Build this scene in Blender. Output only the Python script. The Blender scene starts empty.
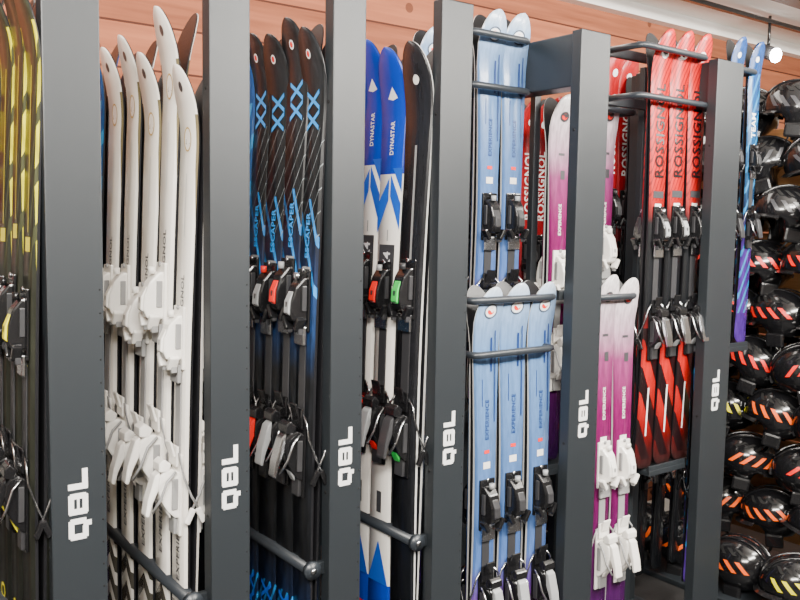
import bpy, bmesh, math, random
from mathutils import Vector, Matrix
random.seed(7)
S = bpy.context.scene
COL = S.collection
# ------------------------------------------------------------------ camera
FPX = 861.0
CAM = Vector((-1.385, -1.838, 1.60))
yaw = math.radians(53.0); pitch = math.radians(5.09); roll = 0.0155
F0 = Vector((math.cos(yaw), math.sin(yaw), 0))
R0 = Vector((math.sin(yaw), -math.cos(yaw), 0))
Fw = F0*math.cos(pitch) - Vector((0, 0, 1))*math.sin(pitch)
U0 = R0.cross(Fw)
Rr = R0*math.cos(roll) + U0*math.sin(roll)
Uu = -R0*math.sin(roll) + U0*math.cos(roll)
cd = bpy.data.cameras.new('camera'); cd.sensor_width = 36; cd.lens = 36*FPX/800
cam = bpy.data.objects.new('camera', cd); COL.objects.link(cam)
M = Matrix((Rr, Uu, -Fw)).transposed().to_4x4(); M.translation = CAM
cam.matrix_world = M; S.camera = cam
cd.clip_start = 0.05

def survey(x, y, axis, c):
    """survey a point of the photo onto a real rack plane (axis = c)"""
    d = Fw + Rr*((x-400)/FPX) - Uu*((y-300)/FPX)
    i = 'xyz'.index(axis)
    return CAM + d*((c-CAM[i])/d[i])

# ------------------------------------------------------------------ materials
def nn(t, ty, **k):
    n = t.nodes.new(ty)
    for a, b in k.items(): setattr(n, a, b)
    return n
def mat(name, col, rough=.5, metal=0, coat=0, bump=0, bscale=300, emit=None, es=0):
    m = bpy.data.materials.new(name); m.use_nodes = True; t = m.node_tree
    b = t.nodes['Principled BSDF']
    b.inputs['Base Color'].default_value = (*col, 1)
    b.inputs['Roughness'].default_value = rough
    b.inputs['Metallic'].default_value = metal
    b.inputs['Coat Weight'].default_value = coat
    if emit:
        b.inputs['Emission Color'].default_value = (*emit, 1); b.inputs['Emission Strength'].default_value = es
    tc = nn(t, 'ShaderNodeTexCoord'); ns = nn(t, 'ShaderNodeTexNoise')
    ns.inputs['Scale'].default_value = bscale
    t.links.new(tc.outputs['Object'], ns.inputs['Vector'])
    if bump:
        bp = nn(t, 'ShaderNodeBump'); bp.inputs['Strength'].default_value = bump; bp.inputs['Distance'].default_value = .001
        t.links.new(ns.outputs['Fac'], bp.inputs['Height']); t.links.new(bp.outputs['Normal'], b.inputs['Normal'])
    mr = nn(t, 'ShaderNodeMapRange'); mr.inputs['To Min'].default_value = max(.02, rough-.06); mr.inputs['To Max'].default_value = rough+.06
    t.links.new(ns.outputs['Fac'], mr.inputs['Value']); t.links.new(mr.outputs['Result'], b.inputs['Roughness'])
    return m
def mth(t, op, a, b=None):
    n = nn(t, 'ShaderNodeMath', operation=op)
    for i, v in enumerate((a, b)):
        if v is None: continue
        if isinstance(v, (int, float)): n.inputs[i].default_value = v
        else: t.links.new(v, n.inputs[i])
    return n.outputs[0]
def topsheet(name, L, stops, interp='LINEAR', stripes=(), rough=.26, noise=.0, nscale=6, coat=.2):
    m = bpy.data.materials.new(name); m.use_nodes = True; t = m.node_tree
    b = t.nodes['Principled BSDF']; b.inputs['Roughness'].default_value = rough; b.inputs['Coat Weight'].default_value = coat
    b.inputs['Coat Roughness'].default_value = .08; b.inputs['Specular IOR Level'].default_value = .35
    tc = nn(t, 'ShaderNodeTexCoord'); sp = nn(t, 'ShaderNodeSeparateXYZ'); t.links.new(tc.outputs['Object'], sp.inputs[0])
    x, z = sp.outputs[0], sp.outputs[2]
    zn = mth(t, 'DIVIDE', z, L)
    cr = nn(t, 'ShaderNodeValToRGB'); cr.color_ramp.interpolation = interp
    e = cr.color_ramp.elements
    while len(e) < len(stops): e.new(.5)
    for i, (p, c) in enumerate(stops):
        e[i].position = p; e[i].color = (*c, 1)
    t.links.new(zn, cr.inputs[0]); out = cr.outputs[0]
    for (c, z0, z1, freq, slope, th, kind) in stripes:
        v = mth(t, 'ADD', z, mth(t, 'MULTIPLY', mth(t, 'ABSOLUTE', x) if kind == 'v' else x, slope))
        v = mth(t, 'FRACT', mth(t, 'MULTIPLY', v, freq))
        v = mth(t, 'LESS_THAN', v, th)
        if kind == 'e': v = mth(t, 'GREATER_THAN', mth(t, 'ABSOLUTE', x), slope)
        if kind == 'c': v = mth(t, 'LESS_THAN', mth(t, 'ABSOLUTE', x), slope)
        v = mth(t, 'MULTIPLY', v, mth(t, 'GREATER_THAN', zn, z0)); v = mth(t, 'MULTIPLY', v, mth(t, 'LESS_THAN', zn, z1))
        mx = nn(t, 'ShaderNodeMixRGB'); t.links.new(v, mx.inputs[0]); t.links.new(out, mx.inputs[1]); mx.inputs[2].default_value = (*c, 1)
        out = mx.outputs[0]
    if noise:
        mp = nn(t, 'ShaderNodeMapping'); mp.inputs['Scale'].default_value = (18, 18, 3)
        t.links.new(tc.outputs['Object'], mp.inputs[0])
        ns = nn(t, 'ShaderNodeTexNoise'); ns.inputs['Scale'].default_value = nscale; t.links.new(mp.outputs[0], ns.inputs['Vector'])
        r2 = nn(t, 'ShaderNodeMapRange'); r2.inputs['From Min'].default_value = .35; r2.inputs['From Max'].default_value = .65
        r2.inputs['To Min'].default_value = 1-noise; r2.inputs['To Max'].default_value = 1
        t.links.new(ns.outputs['Fac'], r2.inputs['Value'])
        mx = nn(t, 'ShaderNodeMixRGB', blend_type='MULTIPLY'); mx.inputs[0].default_value = 1
        t.links.new(out, mx.inputs[1]); t.links.new(r2.outputs[0], mx.inputs[2]); out = mx.outputs[0]
    t.links.new(out, b.inputs['Base Color'])
    return m
def wood(name, base, dark, board_axis='z', bw=.14, rough=.6):
    m = bpy.data.materials.new(name); m.use_nodes = True; t = m.node_tree
    b = t.nodes['Principled BSDF']; b.inputs['Roughness'].default_value = rough; b.inputs['Specular IOR Level'].default_value = .25
    tc = nn(t, 'ShaderNodeTexCoord'); sp = nn(t, 'ShaderNodeSeparateXYZ'); t.links.new(tc.outputs['Object'], sp.inputs[0])
    ax = sp.outputs['xyz'.index(board_axis)]
    q = mth(t, 'DIVIDE', ax, bw); fl = mth(t, 'FLOOR', q); fr = mth(t, 'FRACT', q)
    wn = nn(t, 'ShaderNodeTexWhiteNoise', noise_dimensions='1D'); t.links.new(fl, wn.inputs['W'])
    mp = nn(t, 'ShaderNodeMapping'); sc = [1.2, 1.2, 1.2]; sc['xyz'.index(board_axis)] = 22
    mp.inputs['Scale'].default_value = sc; t.links.new(tc.outputs['Object'], mp.inputs[0])
    ad = nn(t, 'ShaderNodeVectorMath', operation='ADD'); t.links.new(mp.outputs[0], ad.inputs[0]); t.links.new(wn.outputs['Color'], ad.inputs[1])
    ns = nn(t, 'ShaderNodeTexNoise'); ns.inputs['Scale'].default_value = 1.6; ns.inputs['Detail'].default_value = 6
    t.links.new(ad.outputs[0], ns.inputs['Vector'])
    vo = nn(t, 'ShaderNodeTexVoronoi'); vo.inputs['Scale'].default_value = 4.5; t.links.new(tc.outputs['Object'], vo.inputs['Vector'])
    kn = mth(t, 'LESS_THAN', vo.outputs['Distance'], .10)
    fac = mth(t, 'ADD', mth(t, 'MULTIPLY', ns.outputs['Fac'], .8), mth(t, 'MULTIPLY', wn.outputs['Value'], .3))
    cr = nn(t, 'ShaderNodeValToRGB'); cr.color_ramp.elements[0].position = .3; cr.color_ramp.elements[0].color = (*base, 1)
    cr.color_ramp.elements[1].position = .85; cr.color_ramp.elements[1].color = (*dark, 1)
    t.links.new(fac, cr.inputs[0])
    groove = mth(t, 'MAXIMUM', mth(t, 'LESS_THAN', fr, .05), mth(t, 'MULTIPLY', kn, .7))
    mx = nn(t, 'ShaderNodeMixRGB'); t.links.new(groove, mx.inputs[0]); t.links.new(cr.outputs[0], mx.inputs[1])
    mx.inputs[2].default_value = (dark[0]*.35, dark[1]*.3, dark[2]*.3, 1)
    t.links.new(mx.outputs[0], b.inputs['Base Color'])
    return m

M_RACK = mat('anthracite_powder_coat', (.017, .021, .025), .42, .0, .0, bump=.25, bscale=900)
M_RAIL = mat('rail_rubber', (.025, .03, .037), .35)
M_HOLE = mat('hole_dark', (.003, .003, .003), .8)
M_LOGO = mat('logo_white', (.85, .85, .85), .4)
M_BLK = mat('plastic_black', (.008, .008, .009), .25, coat=.3)
M_DGR = mat('plastic_dark_grey', (.035, .035, .038), .35)
M_WHT = mat('plastic_white', (.88, .85, .80), .3, coat=.4)
M_GRY = mat('plastic_grey', (.32, .33, .34), .4)
M_MET = mat('steel', (.6, .61, .63), .25, 1)
M_RED = mat('accent_red', (.85, .015, .008), .35)
M_GRN = mat('accent_green', (.03, .5, .08), .35)
M_YEL = mat('accent_yellow', (.82, .74, .01), .35)
M_BASE = mat('ski_base', (.010, .010, .012), .35)
M_EDGE_B = mat('sidewall_black', (.010, .010, .012), .35)
M_EDGE_W = mat('sidewall_white', (.6, .6, .58), .35)
M_GOLD = mat('gold_print', (.45, .30, .05), .35)
M_BLUE = mat('print_blue', (.008, .10, .58), .3)
M_CYAN = mat('print_cyan', (.02, .30, .80), .3)
M_NAVY = mat('print_navy', (.012, .035, .15), .3)
M_ORG = mat('accent_orange', (.95, .12, .005), .35)
M_PGRY = mat('print_grey', (.28, .28, .28), .35)
M_LGRY = mat('print_light_grey', (.55, .54, .52), .35)
M_PDG = mat('print_dark_grey', (.05, .05, .055), .3)

# ------------------------------------------------------------------ mesh builder
class MB:
    def __init__(s): s.bm = bmesh.new(); s.mats = []
    def mi(s, m):
        if m not in s.mats: s.mats.append(m)
        return s.mats.index(m)
    def _merge(s, tmp, m, smooth=False):
        i = s.mi(m)
        for f in tmp.faces: f.material_index = i; f.smooth = smooth
        me = bpy.data.meshes.new('t'); tmp.to_mesh(me); tmp.free(); s.bm.from_mesh(me); bpy.data.meshes.remove(me)
    def box(s, c, d, m, bev=0, rot=None, seg=2):
        t = bmesh.new(); bmesh.ops.create_cube(t, size=1)
        for v in t.verts: v.co = Vector((v.co.x*d[0], v.co.y*d[1], v.co.z*d[2]))
        if bev: bmesh.ops.bevel(t, geom=list(t.edges), offset=bev, segments=seg, profile=.6, affect='EDGES')
        if rot: bmesh.ops.rotate(t, verts=t.verts, cent=(0, 0, 0), matrix=rot)
        bmesh.ops.translate(t, verts=t.verts, vec=c); s._merge(t, m)
    def prof(s, pts, w, m, xc=0, bev=.003, top=1.0):
        """side profile (y,z) extruded over local X"""
        t = bmesh.new(); ym = max(p[0] for p in pts) or 1
        a = []; b = []
        for y, z in pts:
            k = 1+(top-1)*max(0, y)/ym
            a.append(t.verts.new((xc-w/2*k, y, z))); b.append(t.verts.new((xc+w/2*k, y, z)))
        t.faces.new(a); t.faces.new(b[::-1]); n = len(pts)
        for i in range(n): t.faces.new((a[i], b[i], b[(i+1) % n], a[(i+1) % n]))
        bmesh.ops.recalc_face_normals(t, faces=t.faces)
        if bev: bmesh.ops.bevel(t, geom=list(t.edges), offset=bev, segments=2, profile=.6, affect='EDGES')
        s._merge(t, m)
    def tube(s, pts, r, m, n=10, closed=False):
        pts = [Vector(p) for p in pts]; t = bmesh.new(); rings = []; N = len(pts)
        up = Vector((.13, .31, .94))
        for i, p in enumerate(pts):
            if closed: d = pts[(i+1) % N]-pts[i-1]
            else: d = pts[min(i+1, N-1)]-pts[max(i-1, 0)]
            d.normalize(); a = d.cross(up)
            if a.length < .05: a = d.cross(Vector((1, 0, 0)))
            a.normalize(); b = d.cross(a)
            rings.append([t.verts.new(p+(a*math.cos(q)+b*math.sin(q))*r) for q in [2*math.pi*k/n for k in range(n)]])
        for i in range(N if closed else N-1):
            A = rings[i]; B = rings[(i+1) % N]
            for k in range(n): t.faces.new((A[k], A[(k+1) % n], B[(k+1) % n], B[k]))
        if not closed: t.faces.new(rings[0]); t.faces.new(rings[-1][::-1])
        bmesh.ops.recalc_face_normals(t, faces=t.faces)
        s._merge(t, m, True)
    def poly(s, vs, m):
        i = s.mi(m); f = s.bm.faces.new([s.bm.verts.new(v) for v in vs]); f.material_index = i; return f
    def mesh(s, name):
        me = bpy.data.meshes.new(name); s.bm.to_mesh(me); s.bm.free()
        for m in s.mats: me.materials.append(m)
        return me
def obj(name, me, parent=None, mw=None):
    o = bpy.data.objects.new(name, me); COL.objects.link(o)
    if parent: o.parent = parent
    if mw is not None:
        if parent: o.matrix_basis = mw
        else: o.matrix_world = mw
    return o
_txt = {}
def text_polys(body, off=.02):
    if body in _txt: return _txt[body]
    cu = bpy.data.curves.new('t', 'FONT'); cu.body = body; cu.size = 1; cu.offset = off; cu.resolution_u = 2; cu.space_character = 1.08
    o = bpy.data.objects.new('t', cu); COL.objects.link(o); bpy.context.view_layer.update()
    dg = bpy.context.evaluated_depsgraph_get()
    me = bpy.data.meshes.new_from_object(o.evaluated_get(dg))
    vs = [v.co.copy() for v in me.vertices]; fs = [tuple(p.vertices) for p in me.polygons]
    bpy.data.objects.remove(o); bpy.data.curves.remove(cu); bpy.data.meshes.remove(me)
    _txt[body] = (vs, fs); return vs, fs

# ------------------------------------------------------------------ ski
def ski_mesh(name, L, top, side, decals=(), tipw=.056, waist=.040, tailw=.051, pointy=1.0):
    mb = MB()
    tl = .11*pointy
    def w(z):
        q = z/L
        if q < .48: b = waist+(tailw-waist)*((.48-q)/.48)**1.8
        else: b = waist+(tipw-waist)*((q-.48)/.45)**1.8 if q < .93 else tipw
        zt = L-tl
        if z > zt: b = tipw*math.sqrt(max(0, 1-((z-zt)/tl)**2.2)) if z < L else 0
        if z < .03: b *= .55+.45*math.sqrt(z/.03)
        return max(b, .004)
    def c(z):
        y = .005*math.sin(math.pi*min(1, max(0, z/L)))
        k = L-.20
        if z > k: y += .042*((z-k)/.20)**2
        if z < .06: y += .010*((.06-z)/.06)**2
        return y
    def th(z):
        q = z/L
        return .005+.010*max(0, math.sin(math.pi*min(1, q*1.05)))**.8 if q < .95 else .0062
    def face(z): return c(z)+th(z)
    zs = [0, .004, .012, .03, .06]+[.06+(L-.26-.0)*(i/14) for i in range(1, 15)]
    zs += [L-.20+.2*(1-(1-i/16)**1.7) for i in range(1, 17)]
    zs = sorted(set(round(z, 4) for z in zs))
    rows = []
    for z in zs:
        a = w(z); y0 = c(z); y1 = y0+th(z); ins = min(.004, a*.3)
        rows.append([mb.bm.verts.new(v) for v in ((-a, y0, z), (-a, y0+th(z)*.45, z), (-a+ins, y1, z), (a-ins, y1, z), (a, y0+th(z)*.45, z), (a, y0, z))])
    it, isd, ib, im = mb.mi(top), mb.mi(side), mb.mi(M_BASE), mb.mi(M_MET)
    for A, B in zip(rows, rows[1:]):
        for k in range(6):
            f = mb.bm.faces.new((A[k], A[(k+1) % 6], B[(k+1) % 6], B[k]))
            f.material_index = {0: isd, 1: it, 2: it, 3: it, 4: isd, 5: ib}[k]
            f.smooth = (k == 2)
    mb.bm.faces.new(rows[0]).material_index = isd; mb.bm.faces.new(rows[-1][::-1]).material_index = isd
    bmesh.ops.recalc_face_normals(mb.bm, faces=mb.bm.faces)
    def P(x, z, e=.0010): return (x, face(z)+e, z)
    for d in decals:
        k = d[0]
        if k == 'text':
            _, body, z0, size, m = d[:5]; sx = d[5] if len(d) > 5 else 1
            vs, fs = text_polys(body); vv = [mb.bm.verts.new(P((v.y-.35)*size, z0+v.x*size*sx, .0014)) for v in vs]
            i = mb.mi(m)
            for f in fs: mb.bm.faces.new([vv[j] for j in f]).material_index = i
        elif k == 'quad':
            _, pts, m = d; mb.poly([P(x, z, .0011) for x, z in pts], m)
        elif k == 'ell':
            _, x0, z0, rx, rz, m = d[:6]; e = d[6] if len(d) > 6 else .0012
            mb.poly([P(x0+rx*math.cos(q), z0+rz*math.sin(q), e) for q in [2*math.pi*j/20 for j in range(20)]], m)
        elif k == 'ring':
            _, x0, z0, rx, rz, t, m = d
            for j in range(20):
                q0, q1 = 2*math.pi*j/20, 2*math.pi*(j+1)/20
                mb.poly([P(x0+a*math.cos(q), z0+b*math.sin(q), .0014) for a, b, q in ((rx, rz, q0), (rx, rz, q1), (rx-t, rz-t, q1), (rx-t, rz-t, q0))], m)
    return mb.mesh(name), face
def rect(x0, x1, z0, z1, m): return ('quad', [(x0, z0), (x1, z0), (x1, z1), (x0, z1)], m)

# ------------------------------------------------------------------ bindings
def binding_mesh(name, main, acc, lever, dark, metal=M_MET, sh=0.0, ys=.86, trim=M_DGR, heel=None):
    mb = MB(); heel = heel or main
    mb.box((0, .004, .19), (.060, .008, .15), dark, .003)
    mb.box((0, .004, -.19), (.056, .008, .20), dark, .003)
    mb.box((0, .003, 0), (.03, .005, .25), trim, .002)
    mb.prof([(.006, .140), (.026, .134), (.046, .142), (.054, .160), (.052, .190), (.040, .222), (.018, .244), (.006, .246)], .052, main, top=.66, bev=.005)
    mb.prof([(.048, .152), (.0600, .160), (.058, .188), (.045, .212), (.038, .208)], .024, acc, bev=.003)
    mb.box((0, .053, .172), (.010, .012, .030), trim, .002)
    for sx in (-1, 1):
        mb.box((sx*.031, .034, .134), (.013, .026, .036), main, .004, Matrix.Rotation(sx*.55, 3, 'Y'))
        mb.box((sx*.028, .030, .118), (.009, .016, .018), trim, .003)
        mb.box((sx*.0245, .018, .195), (.006, .014, .060), trim, .002)
    mb.box((0, .013, .105), (.050, .010, .045), metal, .003)
    for z in (.225, .262):
        mb.tube([(0, .008, z), (0, .0115, z)], .006, metal, 10)
    mb.tube([(0, .028, .240), (0, .028, .256)], .009, lever, 12)
    mb.prof([(.006, -.132), (.026, -.124), (.046, -.128), (.058, -.140), (.062, -.165), (.054, -.200), (.036, -.228), (.018, -.244), (.006, -.246)], .054, heel, top=.68, bev=.005)
    mb.prof([(.028, -.112), (.048, -.098), (.062, -.108), (.062, -.128), (.036, -.132)], .044, main, bev=.004)
    mb.prof([(.056, -.128), (.070, -.138), (.088, -.195), (.094, -.232), (.084, -.236), (.075, -.205), (.056, -.168)], .028, lever, bev=.004, top=1.2)
    mb.prof([(.030, -.200), (.046, -.204), (.036, -.232), (.024, -.250)], .026, acc, bev=.003)
    mb.box((0, .012, -.262), (.034, .012, .05), trim, .003)
    for sx in (-1, 1): mb.box((sx*.0255, .020, -.185), (.006, .016, .075), trim, .002)
    mb.box((0, .014, -.095), (.050, .007, .050), dark, .003)
    mb.box((0, .024, -.078), (.036, .006, .040), main, .003, Matrix.Rotation(-.3, 3, 'X'))
    for sx in (-1, 1):
        mb.tube([(sx*.028, .012, -.085), (sx*.046, .014, -.105), (sx*.053, .008, -.14), (sx*.055, -.012, -.185), (sx*.056, -.032, -.220)], .0032, metal, 8)
        mb.box((sx*.057, -.038, -.234), (.010, .016, .040), dark, .004, Matrix.Rotation(-.5, 3, 'X'))
        mb.tube([(sx*.028, .02, -.13), (sx*.034, .045, -.15), (sx*.032, .06, -.19), (sx*.018, .076, -.225)], .0035, metal, 8)
    for v in mb.bm.verts:
        v.co.y *= ys
        if sh:
            if v.co.z > .08: v.co.z -= sh
            elif v.co.z < -.05: v.co.z += sh
            else: v.co.z *= .8
    return mb.mesh(name)
BND = {
 'white': binding_mesh('binding_white', M_WHT, M_WHT, M_WHT, M_WHT, M_PGRY, trim=M_PGRY, ys=.92),
 'kwhite': binding_mesh('binding_white_junior', M_WHT, M_WHT, M_WHT, M_WHT, M_PGRY, sh=.035, trim=M_PGRY),
 'black': binding_mesh('binding_black', M_BLK, M_DGR, M_DGR, M_BLK),
 'silver': binding_mesh('binding_black_silver', M_BLK, M_GRY, M_MET, M_BLK),
 'ksilver': binding_mesh('binding_junior', M_BLK, M_DGR, M_GRY, M_BLK, sh=.04),
 'redacc': binding_mesh('binding_black_red', M_BLK, M_RED, M_GRY, M_BLK, ys=.8),
 'redlever': binding_mesh('binding_black_redlever', M_BLK, M_GRY, M_RED, M_BLK, ys=.8),
 'red': binding_mesh('binding_red', M_BLK, M_RED, M_RED, M_BLK, heel=M_RED),
 'green': binding_mesh('binding_green', M_BLK, M_GRN, M_DGR, M_BLK, ys=.8),
 'orange': binding_mesh('binding_orange', M_BLK, M_ORG, M_GRY, M_BLK, ys=.8),
 'yellow': binding_mesh('binding_yellow', M_BLK, M_YEL, M_BLK, M_BLK, ys=.75),
}
# ------------------------------------------------------------------ ski designs
D = {}
def design(kind, L, top, side, decals, bnd, zb=.5, **kw):
    me, face = ski_mesh(kind+'_ski', L, top, side, decals, **kw)
    D[kind] = dict(L=L, me=me, face=face, bnd=bnd, zb=zb*L)
L = 1.66
W = (.86, .82, .76)
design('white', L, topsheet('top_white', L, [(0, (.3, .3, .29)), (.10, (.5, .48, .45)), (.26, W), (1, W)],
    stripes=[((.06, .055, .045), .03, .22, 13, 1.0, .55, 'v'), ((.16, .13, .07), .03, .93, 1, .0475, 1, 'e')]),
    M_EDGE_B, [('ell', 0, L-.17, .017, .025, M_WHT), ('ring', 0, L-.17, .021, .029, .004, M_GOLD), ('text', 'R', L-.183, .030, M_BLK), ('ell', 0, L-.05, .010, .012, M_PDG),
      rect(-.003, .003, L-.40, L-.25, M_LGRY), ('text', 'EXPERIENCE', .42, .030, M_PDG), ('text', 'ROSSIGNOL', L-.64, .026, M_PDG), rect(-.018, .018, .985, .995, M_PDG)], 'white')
K = (.007, .008, .010)
design('black_blue', L, topsheet('top_black_blue', L, [(0, K), (.12, (.006, .02, .07)), (.22, K), (.50, K), (.58, (.01, .04, .13)), (.66, (.008, .02, .07)), (.72, K), (1, (.016, .018, .022))],
    stripes=[((.02, .26, .72), .60, .76, 8, -2.4, .22, 'd'), ((.25, .28, .3), .70, .86, 19, 1.6, .06, 'd'), ((.02, .22, .6), .10, .16, 18, 2, .3, 'd')], noise=.6, coat=.1, rough=.34),
    M_EDGE_B, [('text', 'XX', L-.235, .080, M_CYAN, .78), ('ell', 0, L-.06, .010, .011, M_LOGO), ('ell', 0, L-.06, .006, .007, M_RED, .0018),
      ('text', 'ESCAPER', 1.12, .026, M_CYAN), rect(-.02, .02, 1.08, 1.10, M_PGRY), ('text', 'XX', .16, .07, M_BLUE), rect(-.015, .015, .98, .995, M_WHT)], 'redacc')
B = (.006, .040, .40)
design('blue_white', L, topsheet('top_blue_white', L, [(0, B), (.12, W), (.80, B)], 'CONSTANT'),
    M_EDGE_B, [('text', 'DYNASTAR', 1.38, .022, M_LOGO, .75), ('quad', [(-.02, L-.13), (.0, L-.135), (.0, L-.10)], M_LOGO), ('quad', [(.02, L-.13), (.0, L-.135), (.0, L-.10)], M_LOGO),
      ('quad', [(-.047, 1.18), (-.003, 1.27), (-.003, 1.328), (-.049, 1.25)], M_BLUE), ('quad', [(.047, 1.25), (.003, 1.32), (.003, 1.26), (.046, 1.17)], M_BLUE),
      ('quad', [(-.05, 1.345), (-.01, 1.345), (-.05, 1.28)], M_BLUE),
      rect(-.032, .032, 1.03, 1.14, M_PDG), ('text', '4X4', 1.05, .04, M_LOGO), rect(-.02, .02, .985, 1.005, M_RED), rect(-.002, .002, 1.15, 1.18, M_PGRY),
      ('quad', [(-.030, .12), (.030, .12), (0, .05)], M_RED), ('quad', [(-.043, .20), (.043, .20), (0, .32)], M_BLUE), rect(-.01, .01, .40, .46, M_PDG)], 'red')
Y = (.80, .74, .01)
design('black_yellow', 1.76, topsheet('top_black_yellow', 1.76, [(0, K), (.3, (.012, .013, .010)), (.66, (.020, .022, .014)), (1, (.04, .043, .028))],
    stripes=[(Y, .02, .955, 1, .0435, 1, 'e'), ((.06, .065, .03), .66, .96, 9, 3, .3, 'd')], noise=.4, coat=.1, rough=.34), M_EDGE_B,
    [('text', 'ROSSIGNOL', .98, .045, M_YEL, .62), ('text', 'HERO', .30, .05, M_YEL), rect(-.02, .02, 1.22, 1.25, M_YEL), rect(-.002, .002, 1.26, 1.60, M_YEL)], 'yellow')
L = 1.25
def kid(kind, stops, side, dec, bnd, **k):
    design(kind, L, topsheet('top_'+kind, L, stops, **k), side, dec, bnd, .46)
LB = (.085, .18, .40); LB2 = (.12, .235, .46)
kid('light_blue', [(0, (.34, .02, .28)), (.22, (.22, .04, .36)), (.34, (.07, .15, .40)), (.6, LB), (.85, LB2), (.95, (.24, .37, .58)), (1, (.55, .65, .78))], M_EDGE_W,
    [('ell', 0, L-.072, .021, .017, M_LOGO), ('ell', 0, L-.072, .013, .010, M_RED, .0018), ('ring', 0, L-.072, .026, .022, .003, M_PDG),
     rect(-.014, .014, .715, .735, M_WHT), rect(-.010, .010, .76, .77, M_RED), rect(-.032, -.028, .85, 1.12, M_NAVY), rect(-.020, -.013, 1.00, 1.10, M_NAVY), rect(.018, .021, .90, .98, M_NAVY), ('text', 'EXPERIENCE', .80, .020, M_NAVY)],
    'ksilver', noise=.2)
kid('purple', [(0, (.02, .004, .04)), (.15, (.06, .006, .08)), (.45, (.15, .006, .08)), (.66, (.20, .010, .10)), (.78, (.28, .05, .17)), (.90, (.58, .45, .52)), (1, (.76, .74, .74))], M_EDGE_W,
    [('ell', 0, L-.072, .021, .017, M_PDG), ('ell', 0, L-.072, .013, .010, M_RED, .0018), ('text', 'EXPERIENCE', .78, .018, M_WHT), rect(-.016, .016, .70, .725, M_WHT), rect(-.02, .0, .97, 1.0, M_PDG), rect(-.018, .010, 1.05, 1.058, M_PDG)],
    'kwhite', noise=.3)
L = 1.58
R = (.58, .005, .006)
design('red', L, topsheet('top_red', L, [(0, (.02, .01, .01)), (.05, (.06, .004, .004)), (.14, (.35, .005, .005)), (.24, (.50, .007, .006)), (.31, (.22, .006, .006)), (.37, K), (.57, K), (.62, (.38, .006, .006)), (.70, R), (1, R)],
    stripes=[((.22, .004, .005), .62, .99, 24, 2.2, .30, 'd'), ((.012, .004, .005), .02, .33, 5, -2.0, .48, 'd')], noise=.2, coat=.1, rough=.32), M_EDGE_B,
    [('text', 'ROSSIGNOL', 1.06, .068, M_BLK, .86), ('ell', 0, L-.08, .022, .018, M_LOGO), ('ell', 0, L-.08, .013, .010, M_BLK, .0018), rect(-.03, .03, .99, 1.015, M_PDG), rect(-.018, .018, .955, .97, M_WHT), rect(-.004, .004, .12, .30, M_LOGO)],
    'silver', .44)
L = 1.60
design('black', L, topsheet('top_black', L, [(0, K), (1, (.02, .02, .023))], noise=.5, stripes=[((.2, .2, .2), .7, .8, 18, 2, .2, 'd')]), M_EDGE_B,
    [('text', 'SERIES', 1.1, .04, M_PGRY), ('ell', 0, L-.09, .015, .015, M_LOGO), rect(-.02, .02, 1.0, 1.03, M_WHT)], 'silver')
design('dark_red', L, topsheet('top_dark_red', L, [(0, K), (.5, K), (.68, (.34, .006, .012)), (1, (.42, .008, .012))], noise=.3), M_EDGE_B,
    [('text', 'ROSSIGNOL', 1.12, .06, M_LOGO, .82), ('ell', 0, L-.09, .015, .015, M_LOGO)], 'black')
design('blue', L, topsheet('top_blue', L, [(0, (.06, .02, .20)), (.3, (.06, .02, .20)), (.45, (.008, .02, .06)), (.6, (.01, .09, .22)), (1, (.010, .06, .24))], noise=.4,
    stripes=[((.02, .22, .50), .1, .9, 9, 2.2, .30, 'd')]), M_EDGE_B, [('ell', 0, L-.09, .015, .015, M_LOGO), ('text', 'TEAM', 1.1, .05, M_LOGO)], 'black')
design('black_green', L, topsheet('top_black_green', L, [(0, (.02, .3, .05)), (.08, K), (1, (.02, .02, .023))], noise=.3), M_EDGE_W,
    [rect(-.004, .004, 1.05, 1.35, M_PGRY), ('ell', 0, L-.09, .012, .012, M_WHT)], 'green')

def ski_pair(kind, tip, low, normal, scale=None, zb=None, bnd=None, tilt=0):
    d = D[kind]; zl = (Vector(tip)-Vector(low)); dist = zl.length; zl.normalize()
    s = scale if scale else dist/d['L']
    yl = Vector(normal); yl = (yl-zl*yl.dot(zl)).normalized(); xl = yl.cross(zl)
    m = Matrix((xl, yl, zl)).transposed().to_4x4()
    m = m @ Matrix.Rotation(tilt, 4, 'Z') @ Matrix.Scale(s, 4)
    m.translation = Vector(tip)-zl*d['L']*s
    e = obj(kind+'_ski_pair', None, mw=m); e.empty_display_size = .05
    z = zb if zb is not None else d['zb']; y = d['face'](z)
    b = BND[bnd or d['bnd']]
    obj('ski_front', d['me'], e, Matrix.Translation((0, .001, 0)))
    r = Matrix.Rotation(math.pi, 4, 'Z')
    obj('ski_rear', d['me'], e, Matrix.Translation((0, -.001, 0)) @ r)
    obj('binding_front', b, e, Matrix.Translation((0, .001+y, z)))
    obj('binding_rear', b, e, Matrix.Translation((0, -.001-y, z)) @ r)
    return e

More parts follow.
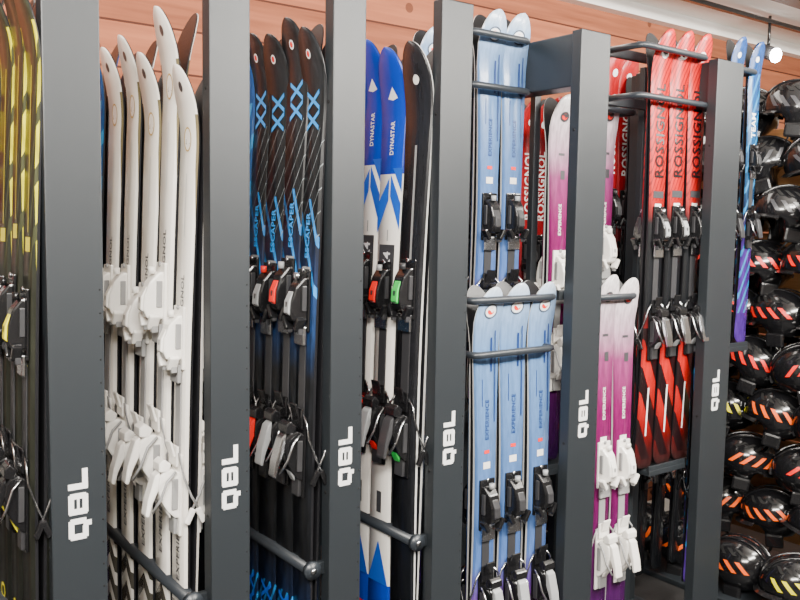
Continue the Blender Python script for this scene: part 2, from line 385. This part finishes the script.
# ------------------------------------------------------------------ rack uprights
ZT = survey(590, 30, 'y', 0).z
ZLOGO = survey(577, 415, 'y', 0).z
PD = .04
posts = [(-175, -110), (50, 106), (211, 250), (330, 361.5), (434, 464), (568, 596), (700, 725)]
XL = []; XR = []; UP = []
def logo(mb, xc, z0, y):
    s = .0115; hgt = .041; cnt = [0]
    def st(u0, u1, v0, v1):
        cnt[0] += 1
        u0 *= 1.10; u1 *= 1.10
        a0 = xc-(v1-hgt/2); a1 = xc-(v0-hgt/2)
        mb.box(((a0+a1)/2, y-cnt[0]*.00012, z0+(u0+u1)/2), (a1-a0, .0016, u1-u0), M_LOGO)
    st(0, s, .004, hgt-.004); st(.031, .042, .004, hgt-.004); st(.004, .038, hgt-s, hgt); st(.004, .026, 0, s); st(.026, .036, -.007, .010)
    u = .050
    st(u, u+s, .002, hgt-.002); st(u+.031, u+.042, .004, hgt-.004); st(u+.003, u+.039, hgt-s, hgt); st(u+.003, u+.039, 0, s); st(u+.008, u+.034, hgt/2-.0025, hgt/2+.0025)
    u = .100
    st(u, u+s, 0, hgt); st(u, u+.040, 0, s)
for i, (a, b) in enumerate(posts):
    xl = survey(a, 450, 'y', 0).x; xr = survey(b, 450, 'y', 0).x
    XL.append(xl); XR.append(xr); xc = (xl+xr)/2; w = xr-xl
    mb = MB()
    mb.box((xc, PD/2, (ZT+.02)/2), (w, PD, ZT-.02), M_RACK, .003)
    mb.box((xc, PD/2, ZT-.004), (w-.004, PD-.004, .008), M_RACK, .002)
    mb.box((xc, .36, .02), (w*.8, .74, .04), M_RACK, .003)            # foot
    mb.box((xc, .76, (ZT-.25)/2), (w*.6, .04, ZT-.25), M_RACK, .003)   # rear leg
    mb.box((xc, PD/2, .012), (w+.04, PD+.05, .012), M_RACK, .002)
    for j in range(25):
        z = .25+j*.05
        mb.tube([(xr-.008, -.0006, z), (xr-.008, .001, z)], .0022, M_HOLE, 8)
    for z in (.15, .9, 1.9):
        mb.tube([(xl-.0006, PD*.5, z), (xl+.001, PD*.5, z)], .005, M_HOLE, 8)
    logo(mb, xc-.003, ZLOGO-.077, -.0002)
    if i in (5, 6):
        mb.box((xl+w*.45, .04+.17, ZT-.085), (w*.62, .34, .165), M_RACK, .004)
        mb.box((xl+w*.45, .38, ZT/2), (w*.6, .04, ZT-.02), M_RACK, .003)
    me = mb.mesh('ski_rack_upright'); UP.append(obj('ski_rack_upright', me))

# depth bars in the left bays
for i in (1, 2, 3, 4):
    mb = MB(); xb = XL[i]-.034
    zb = survey(108, 527, 'x', XL[2]-.034).z
    mb.tube([(xb, .03, zb), (xb, .72, zb)], .0175, M_RAIL, 20)
    mb.tube([(xb-.002, .018, zb), (xb-.002, .033, zb)], .024, M_RAIL, 20)
    mb.tube([(xb-.002, .014, zb), (xb-.002, .019, zb)], .008, M_MET, 10)
    mb.box((xb+.018, .032, zb), (.036, .016, .034), M_RACK, .003)
    mb.box((xb+.022, .715, zb), (.05, .02, .035), M_RACK, .003)
    xh = XL[i]+.115
    mb.tube([(xh, .05, 1.66), (xh, .72, 1.66)], .010, M_RAIL, 14)
    mb.box((xh-.03, .052, 1.66), (.06, .014, .03), M_RACK, .003)
    obj('ski_support_rail', mb.mesh('ski_support_rail'), UP[i])

# base plinths the skis stand on
def plinth(x0, x1, y0, y1, z1, name='ski_rack_base'):
    mb = MB(); mb.box(((x0+x1)/2, (y0+y1)/2, z1/2+.001), (x1-x0, y1-y0, z1-.002), M_RACK, .006)
    mb.box(((x0+x1)/2, (y0+y1)/2, z1-.001), (x1-x0-.03, y1-y0-.03, .004), M_BLK, .001)
    return obj(name, mb.mesh(name))
ZB = .30
for i in (0, 1, 2, 3):
    plinth(XR[i]+.006, XL[i+1]+.03-.036, .10, .72, ZB-.006)
for i in (4, 5): plinth(XR[i]+.004, XL[i+1]-.004, .02, .70, .095)

# skis in the depth rows --------------------------------------------------
def depth_row(i, items, dx=0.0):
    for kind, tx, ty, bnd in items:
        xt = XL[i]+.012; t = survey(tx+dx, ty, 'x', xt)
        low = Vector((XL[i]-.030, t.y, ZB))
        ski_pair(kind, t, low, (-1, 0, 0), bnd=bnd, tilt=random.uniform(-.06, .06))
depth_row(1, [('black_yellow', 38, -14, None), ('black_yellow', 25, -22, None), ('black_yellow', 12, -4, None), ('black_yellow', -2, -12, None), ('black_yellow', -16, -12, None)])
depth_row(2, [('white', 193, 67, None), ('white', 175, 10, None), ('white', 156, 55, None), ('white', 137, 38, None), ('white', 119, 50, None), ('blue', 101, 40, None)], 1)
depth_row(3, [('black_blue', 319, 30, 'silver'), ('black_blue', 302, 21, 'redacc'), ('black_blue', 283, 37, 'redlever'), ('black_blue', 266, 36, 'silver'), ('blue', 249, 42, None)], 1)
depth_row(4, [('black_green', 423, 44, 'green'), ('blue_white', 398, 50, 'redacc'), ('blue_white', 378, 42, 'red'), ('blue', 358, 55, None)], 1)

# front-facing bays -------------------------------------------------------
def front(kind, tx, ty, y, zlow, bnd=None, zb=None, lean=.05, s=None):
    t = survey(tx, ty, 'y', y)
    low = Vector((t.x-.01, y-lean, zlow))
    return ski_pair(kind, t, low, (0, -1, 0), bnd=bnd, zb=zb, scale=s, tilt=random.uniform(-.05, .05))
for tx, ty in ((485, 286), (512, 282), (539, 281)): front('light_blue', tx, ty, .10, .10, zb=.46, lean=.02)
for tx, ty in ((490, 12), (514, 16)): front('light_blue', tx, ty, .27, 1.0, lean=0, zb=.46)
front('light_blue', 430, 28, .30, 1.0, lean=0)
front('purple', 560, 96, .30, .75, lean=0, zb=.50)
for tx, ty in ((603, 274), (623, 277)): front('purple', tx, ty, .10, .10, zb=.48, lean=.02)
front('purple', 605, 96, .27, .75, lean=0)
for tx, ty in ((661, 31), (680, 33), (698, 36)): front('red', tx, ty, .10, .72, lean=0)
for tx, ty in ((737, 38), (755, 43)): front('blue', tx, ty, .20, 1.12, lean=0)
front('blue', 700, 330, .25, .10, lean=0)
for tx, ty in ((528, 100), (541, 103), (553, 98)): front('dark_red', tx, ty, .66, .50, lean=0)
for tx, ty in ((612, 50), (626, 55)): front('dark_red', tx, ty, .62, .6, lean=0)
front('black', 640, 75, .55, .5, lean=0)
for tx in (650, 668, 686): front('black', tx, 300, .42, .10, lean=0)

# rails & shelves of the front bays
def rail(i, x0p, x1p, yp, y, back, name='ski_retaining_rail', r=.011):
    a = survey(x0p, yp[0], 'y', y); b = survey(x1p, yp[0], 'y', y); z = survey((x0p+x1p)/2, yp[1], 'y', y).z
    mb = MB(); c = .02
    pts = [(a.x, back, z), (a.x, y+c, z), (a.x+c*.3, y+c*.3, z), (a.x+c, y, z), (b.x-c, y, z), (b.x-c*.3, y+c*.3, z), (b.x, y+c, z), (b.x, back, z)]
    mb.tube(pts, r, M_RAIL, 14)
    mb.box(((a.x+b.x)/2, back, z), (b.x-a.x+.06, .016, .035), M_RACK, .003)
    return obj(name, mb.mesh(name), UP[i])
rail(5, 473, 555, (300, 299), .055, .20)
rail(5, 476, 553, (352, 352), .045, .20)
rail(5, 472, 530, (88, 88), .215, .36)
rail(5, 472, 530, (36, 36), .215, .36)
rail(6, 596, 636, (297, 297), .055, .20)
rail(6, 643, 708, (51, 51), .045, .20)
rail(6, 640, 708, (100, 100), .045, .20)
rail(6, 596, 636, (96, 110), .215, .34)
rail(6, 733, 757, (70, 70), .145, .30)
def shelf(i, x0, x1, y0, y1, z):
    mb = MB(); mb.box(((x0+x1)/2, (y0+y1)/2, z-.012), (x1-x0, y1-y0, .02), M_RACK, .003)
    mb.box(((x0+x1)/2, y0+.006, z), (x1-x0, .008, .03), M_RACK, .002)
    obj('ski_tier_shelf', mb.mesh('ski_tier_shelf'), UP[i])
shelf(5, XR[4], XL[5], .18, .36, .995)
shelf(6, XR[5], XL[6], .22, .36, .74)
shelf(6, survey(640, 480, 'y', .1).x, XL[6], .06, .22, .715)
xb = survey(757, 70, 'y', .145).x
shelf(6, XR[6], xb+.03, .14, .26, 1.115)
mb = MB(); mb.box((xb+.03, .30, ZT/2), (.03, .03, ZT-.04), M_RACK, .003); obj('mounting_upright', mb.mesh('mounting_upright'), UP[6])
for i, xp, yy in ((5, 468, .37), (5, 533, .37), (6, 640, .215), (6, 597, .36)):
    x = survey(xp, 200, 'y', yy).x; mb = MB(); mb.box((x, yy, ZT/2), (.03, .025, ZT-.04), M_RACK, .003)
    obj('mounting_upright', mb.mesh('mounting_upright'), UP[i])

# rear row of assorted skis against the wall
kinds = ['black', 'black_blue', 'blue', 'black', 'dark_red', 'black', 'black', 'white', 'black']
x = -2.0
while x < 2.0:
    kd = random.choice(kinds); zt = random.uniform(1.78, 1.93)
    ski_pair(kd, (x, .93, zt), (x, .90, .10), (0, -1, 0), tilt=random.uniform(-.05, .05), bnd='orange' if kd == 'black' and random.random() < .4 else None)
    x += .14
mb = MB(); mb.box((-.02, .90, .055), (4.2, .22, .085), M_RACK, .005); obj('rear_ski_plinth', mb.mesh('rear_ski_plinth'))
mb = MB()
for z in (.5, 1.05, 1.5): mb.box((-.02, 1.045, z), (4.2, .02, .40), M_BLK, .004)  # added black sheets standing in for the shade behind the skis
obj('rear_shade_panel', mb.mesh('rear_shade_panel'))

# ------------------------------------------------------------------ helmets
def helmet_mesh(name, shell, stripe):
    mb = MB(); t = bmesh.new(); bmesh.ops.create_uvsphere(t, u_segments=36, v_segments=22, radius=1)
    def shape(v):
        x, y, z = v
        X = x*.108; Yv = y*.138; Z = z*.118
        if z < -.35: Z = -.35*.118+(z+.35)*.118*.9; X *= .97
        if y > .2 and z < -.2: Z = max(Z, -.030)
        if y < -.3 and z < -.3: Yv *= .93
        return Vector((X, Yv, Z))
    for v in t.verts: v.co = shape(v.co)
    dl = [f for f in t.faces if f.calc_center_median().z < -.082]
    bmesh.ops.delete(t, geom=dl, context='FACES')
    bmesh.ops.solidify(t, geom=list(t.faces), thickness=.006)
    mb._merge(t, shell, True)
    for j in range(12):
        a0 = math.radians(25+130*j/12); a1 = math.radians(25+130*(j+1)/12)
        def q(a, r, z): return Vector((math.cos(a)*.112*r, math.sin(a)*.142*r, z))
        mb.poly([q(a0, .98, -.022), q(a1, .98, -.022), q(a1, 1.12, -.034), q(a0, 1.12, -.034)], M_BLK)
        mb.poly([q(a0, 1.12, -.034), q(a1, 1.12, -.034), q(a1, .98, -.040), q(a0, .98, -.040)], M_BLK)
    for sx in (-1, 1):
        mb.box((sx*.086, -.015, -.095), (.022, .075, .060), M_BLK, .010)
        mb.tube([(sx*.088, .0, -.12), (sx*.06, .015, -.155), (0, .02, -.17)], .004, M_BLK, 6)
    def on(a, e, k=1.012):
        v = Vector((math.cos(e)*math.cos(a), math.cos(e)*math.sin(a), math.sin(e))); return shape(v)*k
    for sg, sa in ((1, 0), (-1, math.pi)):
        for j in range(4):
            a = sa+sg*math.radians(-34+21*j)
            for e0, e1, mm, dw in ((-.02, .36, stripe, .075), (.56, .80, M_HOLE, .08)):
                n = 5
                L1 = [on(a-dw+sg*.30*k/n, e0+(e1-e0)*k/n, 1.018) for k in range(n+1)]
                L2 = [on(a+dw+sg*.30*k/n, e0+(e1-e0)*k/n, 1.018) for k in range(n+1)]
                for k in range(n): mb.poly([L1[k], L2[k], L2[k+1], L1[k+1]], mm)
    for fr in (-.35, .35):
        for k in range(6):
            e0 = .5+k*.12; a = math.pi/2
            mb.poly([on(a+fr-.10, e0), on(a+fr+.10, e0), on(a+fr+.10, e0+.08), on(a+fr-.10, e0+.08)], M_HOLE)
    mb.box((0, -.134, -.02), (.03, .012, .03), M_DGR, .004)
    for sx in (-1, 1):
        pts = []
        for k in range(13):
            q = math.radians(20+140*k/12)
            v = Vector((sx*.30*math.sin(q)**.3, math.cos(q), math.sin(q))).normalized()
            pts.append(shape(v)*1.012)
        mb.tube(pts, .006, shell, 8)
    return mb.mesh(name)
M_SH = mat('helmet_shell_gloss', (.007, .007, .008), .15, coat=.4)
HM = {'w': helmet_mesh('helmet_grey_mark', M_SH, M_PDG), 'y': helmet_mesh('helmet_yellow', M_SH, M_YEL), 'r': helmet_mesh('helmet_red', M_SH, M_RED), 'o': helmet_mesh('helmet_orange', M_SH, M_ORG)}
HX = 2.32; HD = .228
rows = ['w', 'w', 'w', 'r', 'r', 'r', 'y', 'o', 'o']
HY = (.74, .50, .26, .02, -.22)
M_PINE = wood('pine_board', (.62, .32, .13), (.30, .13, .045), 'z', .16)
mb = MB()
for k in range(12): mb.box((HX+.24, .20, .10+k*.165+.08), (.022, 1.3, .158), M_PINE, .003)
def place(cc, xv, yv, zz):
    m = Matrix.Translation((xv, yv, zz)) @ Matrix.Rotation(math.radians(random.choice([5, 20, 35, 50, 200, 215])), 4, 'Z') @ Matrix.Rotation(random.uniform(-.3, .3), 4, 'X') @ Matrix.Scale(1.05, 4)
    obj('ski_helmet', HM[cc], mw=m)
for ri, c in enumerate(rows):
    z = 2.12-HD*ri
    for ci, yy in enumerate(HY):
        cc = c
        if random.random() < .15: cc = random.choice('rrow' if ri > 2 else 'wwy')
        yv = yy+(.06 if ri % 2 else -.05)+random.uniform(-.015, .015); zz = z+random.uniform(-.01, .01)
        place(cc, HX+random.uniform(-.02, .02), yv, zz)
        mb.tube([(HX+.24, yv, zz+.02), (HX, yv, zz+.06)], .006, M_MET, 8)
for yy in (-.43, .83): mb.box((HX+.27, yy, 1.06), (.04, .04, 2.08), M_RACK, .004)
mb.box((HX-.10, .2, .012), (.72, 1.3, .024), M_RACK, .004)
for yy in (.70, .44, .18, -.08, -.34): place(random.choice('oyow'), HX-.30, yy, .135)
obj('helmet_rack', mb.mesh('helmet_rack'))

# ------------------------------------------------------------------ room
M_WALL = wood('pine_wall', (.40, .135, .065), (.17, .05, .022), 'z', .15, .75)
M_CEIL = mat('ceiling_white', (.85, .83, .80), .7, bump=.1)
M_PLAS = mat('plaster_warm', (.52, .48, .42), .8, bump=.2)
M_BEAM = wood('beam_brown', (.13, .05, .025), (.05, .02, .01), 'z', .5)
M_TRIM = mat('trim_white', (.78, .77, .74), .5)
M_FLOOR = mat('floor_dark_rubber', (.020, .019, .019), .6, bump=.4, bscale=80)
ZC = 2.72
def slab(name, c, d, m):
    mb = MB(); mb.box(c, d, m); return obj(name, mb.mesh(name))
X0, X1, Y0, Y1 = -3.2, 4.6, -4.2, 1.06
slab('floor', ((X0+X1)/2, (Y0+Y1)/2, -.05), (X1-X0, Y1-Y0, .1), M_FLOOR)
slab('ceiling', ((X0+X1)/2, (Y0+Y1)/2, ZC+.05), (X1-X0, Y1-Y0, .1), M_CEIL)
slab('wall_back', ((X0+X1)/2, Y1+.05, ZC/2), (X1-X0, .1, ZC), M_WALL)
slab('wall_right', (X1+.05, (Y0+Y1)/2, ZC/2), (.1, Y1-Y0, ZC), M_PLAS)
slab('wall_left', (X0-.05, (Y0+Y1)/2, ZC/2), (.1, Y1-Y0, ZC), M_PLAS)
slab('wall_front', ((X0+X1)/2, Y0-.05, ZC/2), (X1-X0, .1, ZC), M_PLAS)
slab('trim_1', ((X0+X1)/2, Y1-.03, ZC-.03), (X1-X0, .06, .06), M_TRIM)
slab('baseboard_back', ((X0+X1)/2, Y1-.012, .04), (X1-X0, .02, .08), M_TRIM)
slab('ceiling_beam', (.7, .38, ZC-.03), (7.7, .09, .06), M_BEAM)
slab('ceiling_beam', (.7, -2.6, ZC-.03), (7.7, .09, .06), M_BEAM)
# spotlight
p = survey(768, 57, 'y', .70)
mb = MB()
mb.tube([(p.x, p.y, ZC-.01), (p.x, p.y, p.z+.04)], .008, M_BLK, 8)
mb.tube([(p.x, p.y+.06, p.z+.05), (p.x, p.y-.05, p.z)], .036, M_DGR, 20)
mb.tube([(p.x-.02, p.y-.051, p.z-.001), (p.x-.022, p.y-.060, p.z-.003)], .036, mat('lamp_glow', (1, 1, 1), .5, emit=(1, .97, .92), es=60), 20)
obj('spotlight', mb.mesh('spotlight'))
mb = MB(); mb.box((3.0, .70, ZC-.04), (2.6, .03, .022), M_BLK, .003)
for x in (1.9, 4.1): mb.tube([(x, .70, ZC-.035), (x, .70, ZC-.001)], .006, M_BLK, 8)
obj('lighting_track', mb.mesh('lighting_track'))

# ------------------------------------------------------------------ lights
def area(name, loc, target, sx, sy, pw, col=(1, 1, 1)):
    l = bpy.data.lights.new(name, 'AREA'); l.shape = 'RECTANGLE'; l.size = sx; l.size_y = sy; l.energy = pw; l.color = col
    o = bpy.data.objects.new(name, l); COL.objects.link(o); o.location = loc
    o.rotation_euler = (Vector(target)-Vector(loc)).to_track_quat('-Z', 'Y').to_euler()
WM = (1, .95, .87)
area('ceiling_lamp_a', (-1.6, -1.9, 2.55), (-.3, .2, 1.0), 1.6, .3, 200, WM)
area('ceiling_lamp_b', (.9, -1.9, 2.55), (1.0, .2, 1.0), 1.6, .3, 190, WM)
area('helmet_fill_c', (2.3, -1.3, 2.55), (2.4, .4, 1.1), 1.0, .3, 75, WM)  # added fill that brightens the helmet side, not a known fitting
area('ceiling_lamp_d', (.4, .62, 2.60), (.4, .6, 0), 3.6, .2, 22, (1, .93, .85))
area('ceiling_fill_a', (2.4, -.9, 2.2), (2.6, -.4, 2.72), 1.6, .3, 35, WM)  # added fill aimed up to brighten the ceiling, no real fitting there
w = bpy.data.worlds.new('world'); S.world = w; w.use_nodes = True
w.node_tree.nodes['Background'].inputs[0].default_value = (.8, .85, .9, 1); w.node_tree.nodes['Background'].inputs[1].default_value = .4
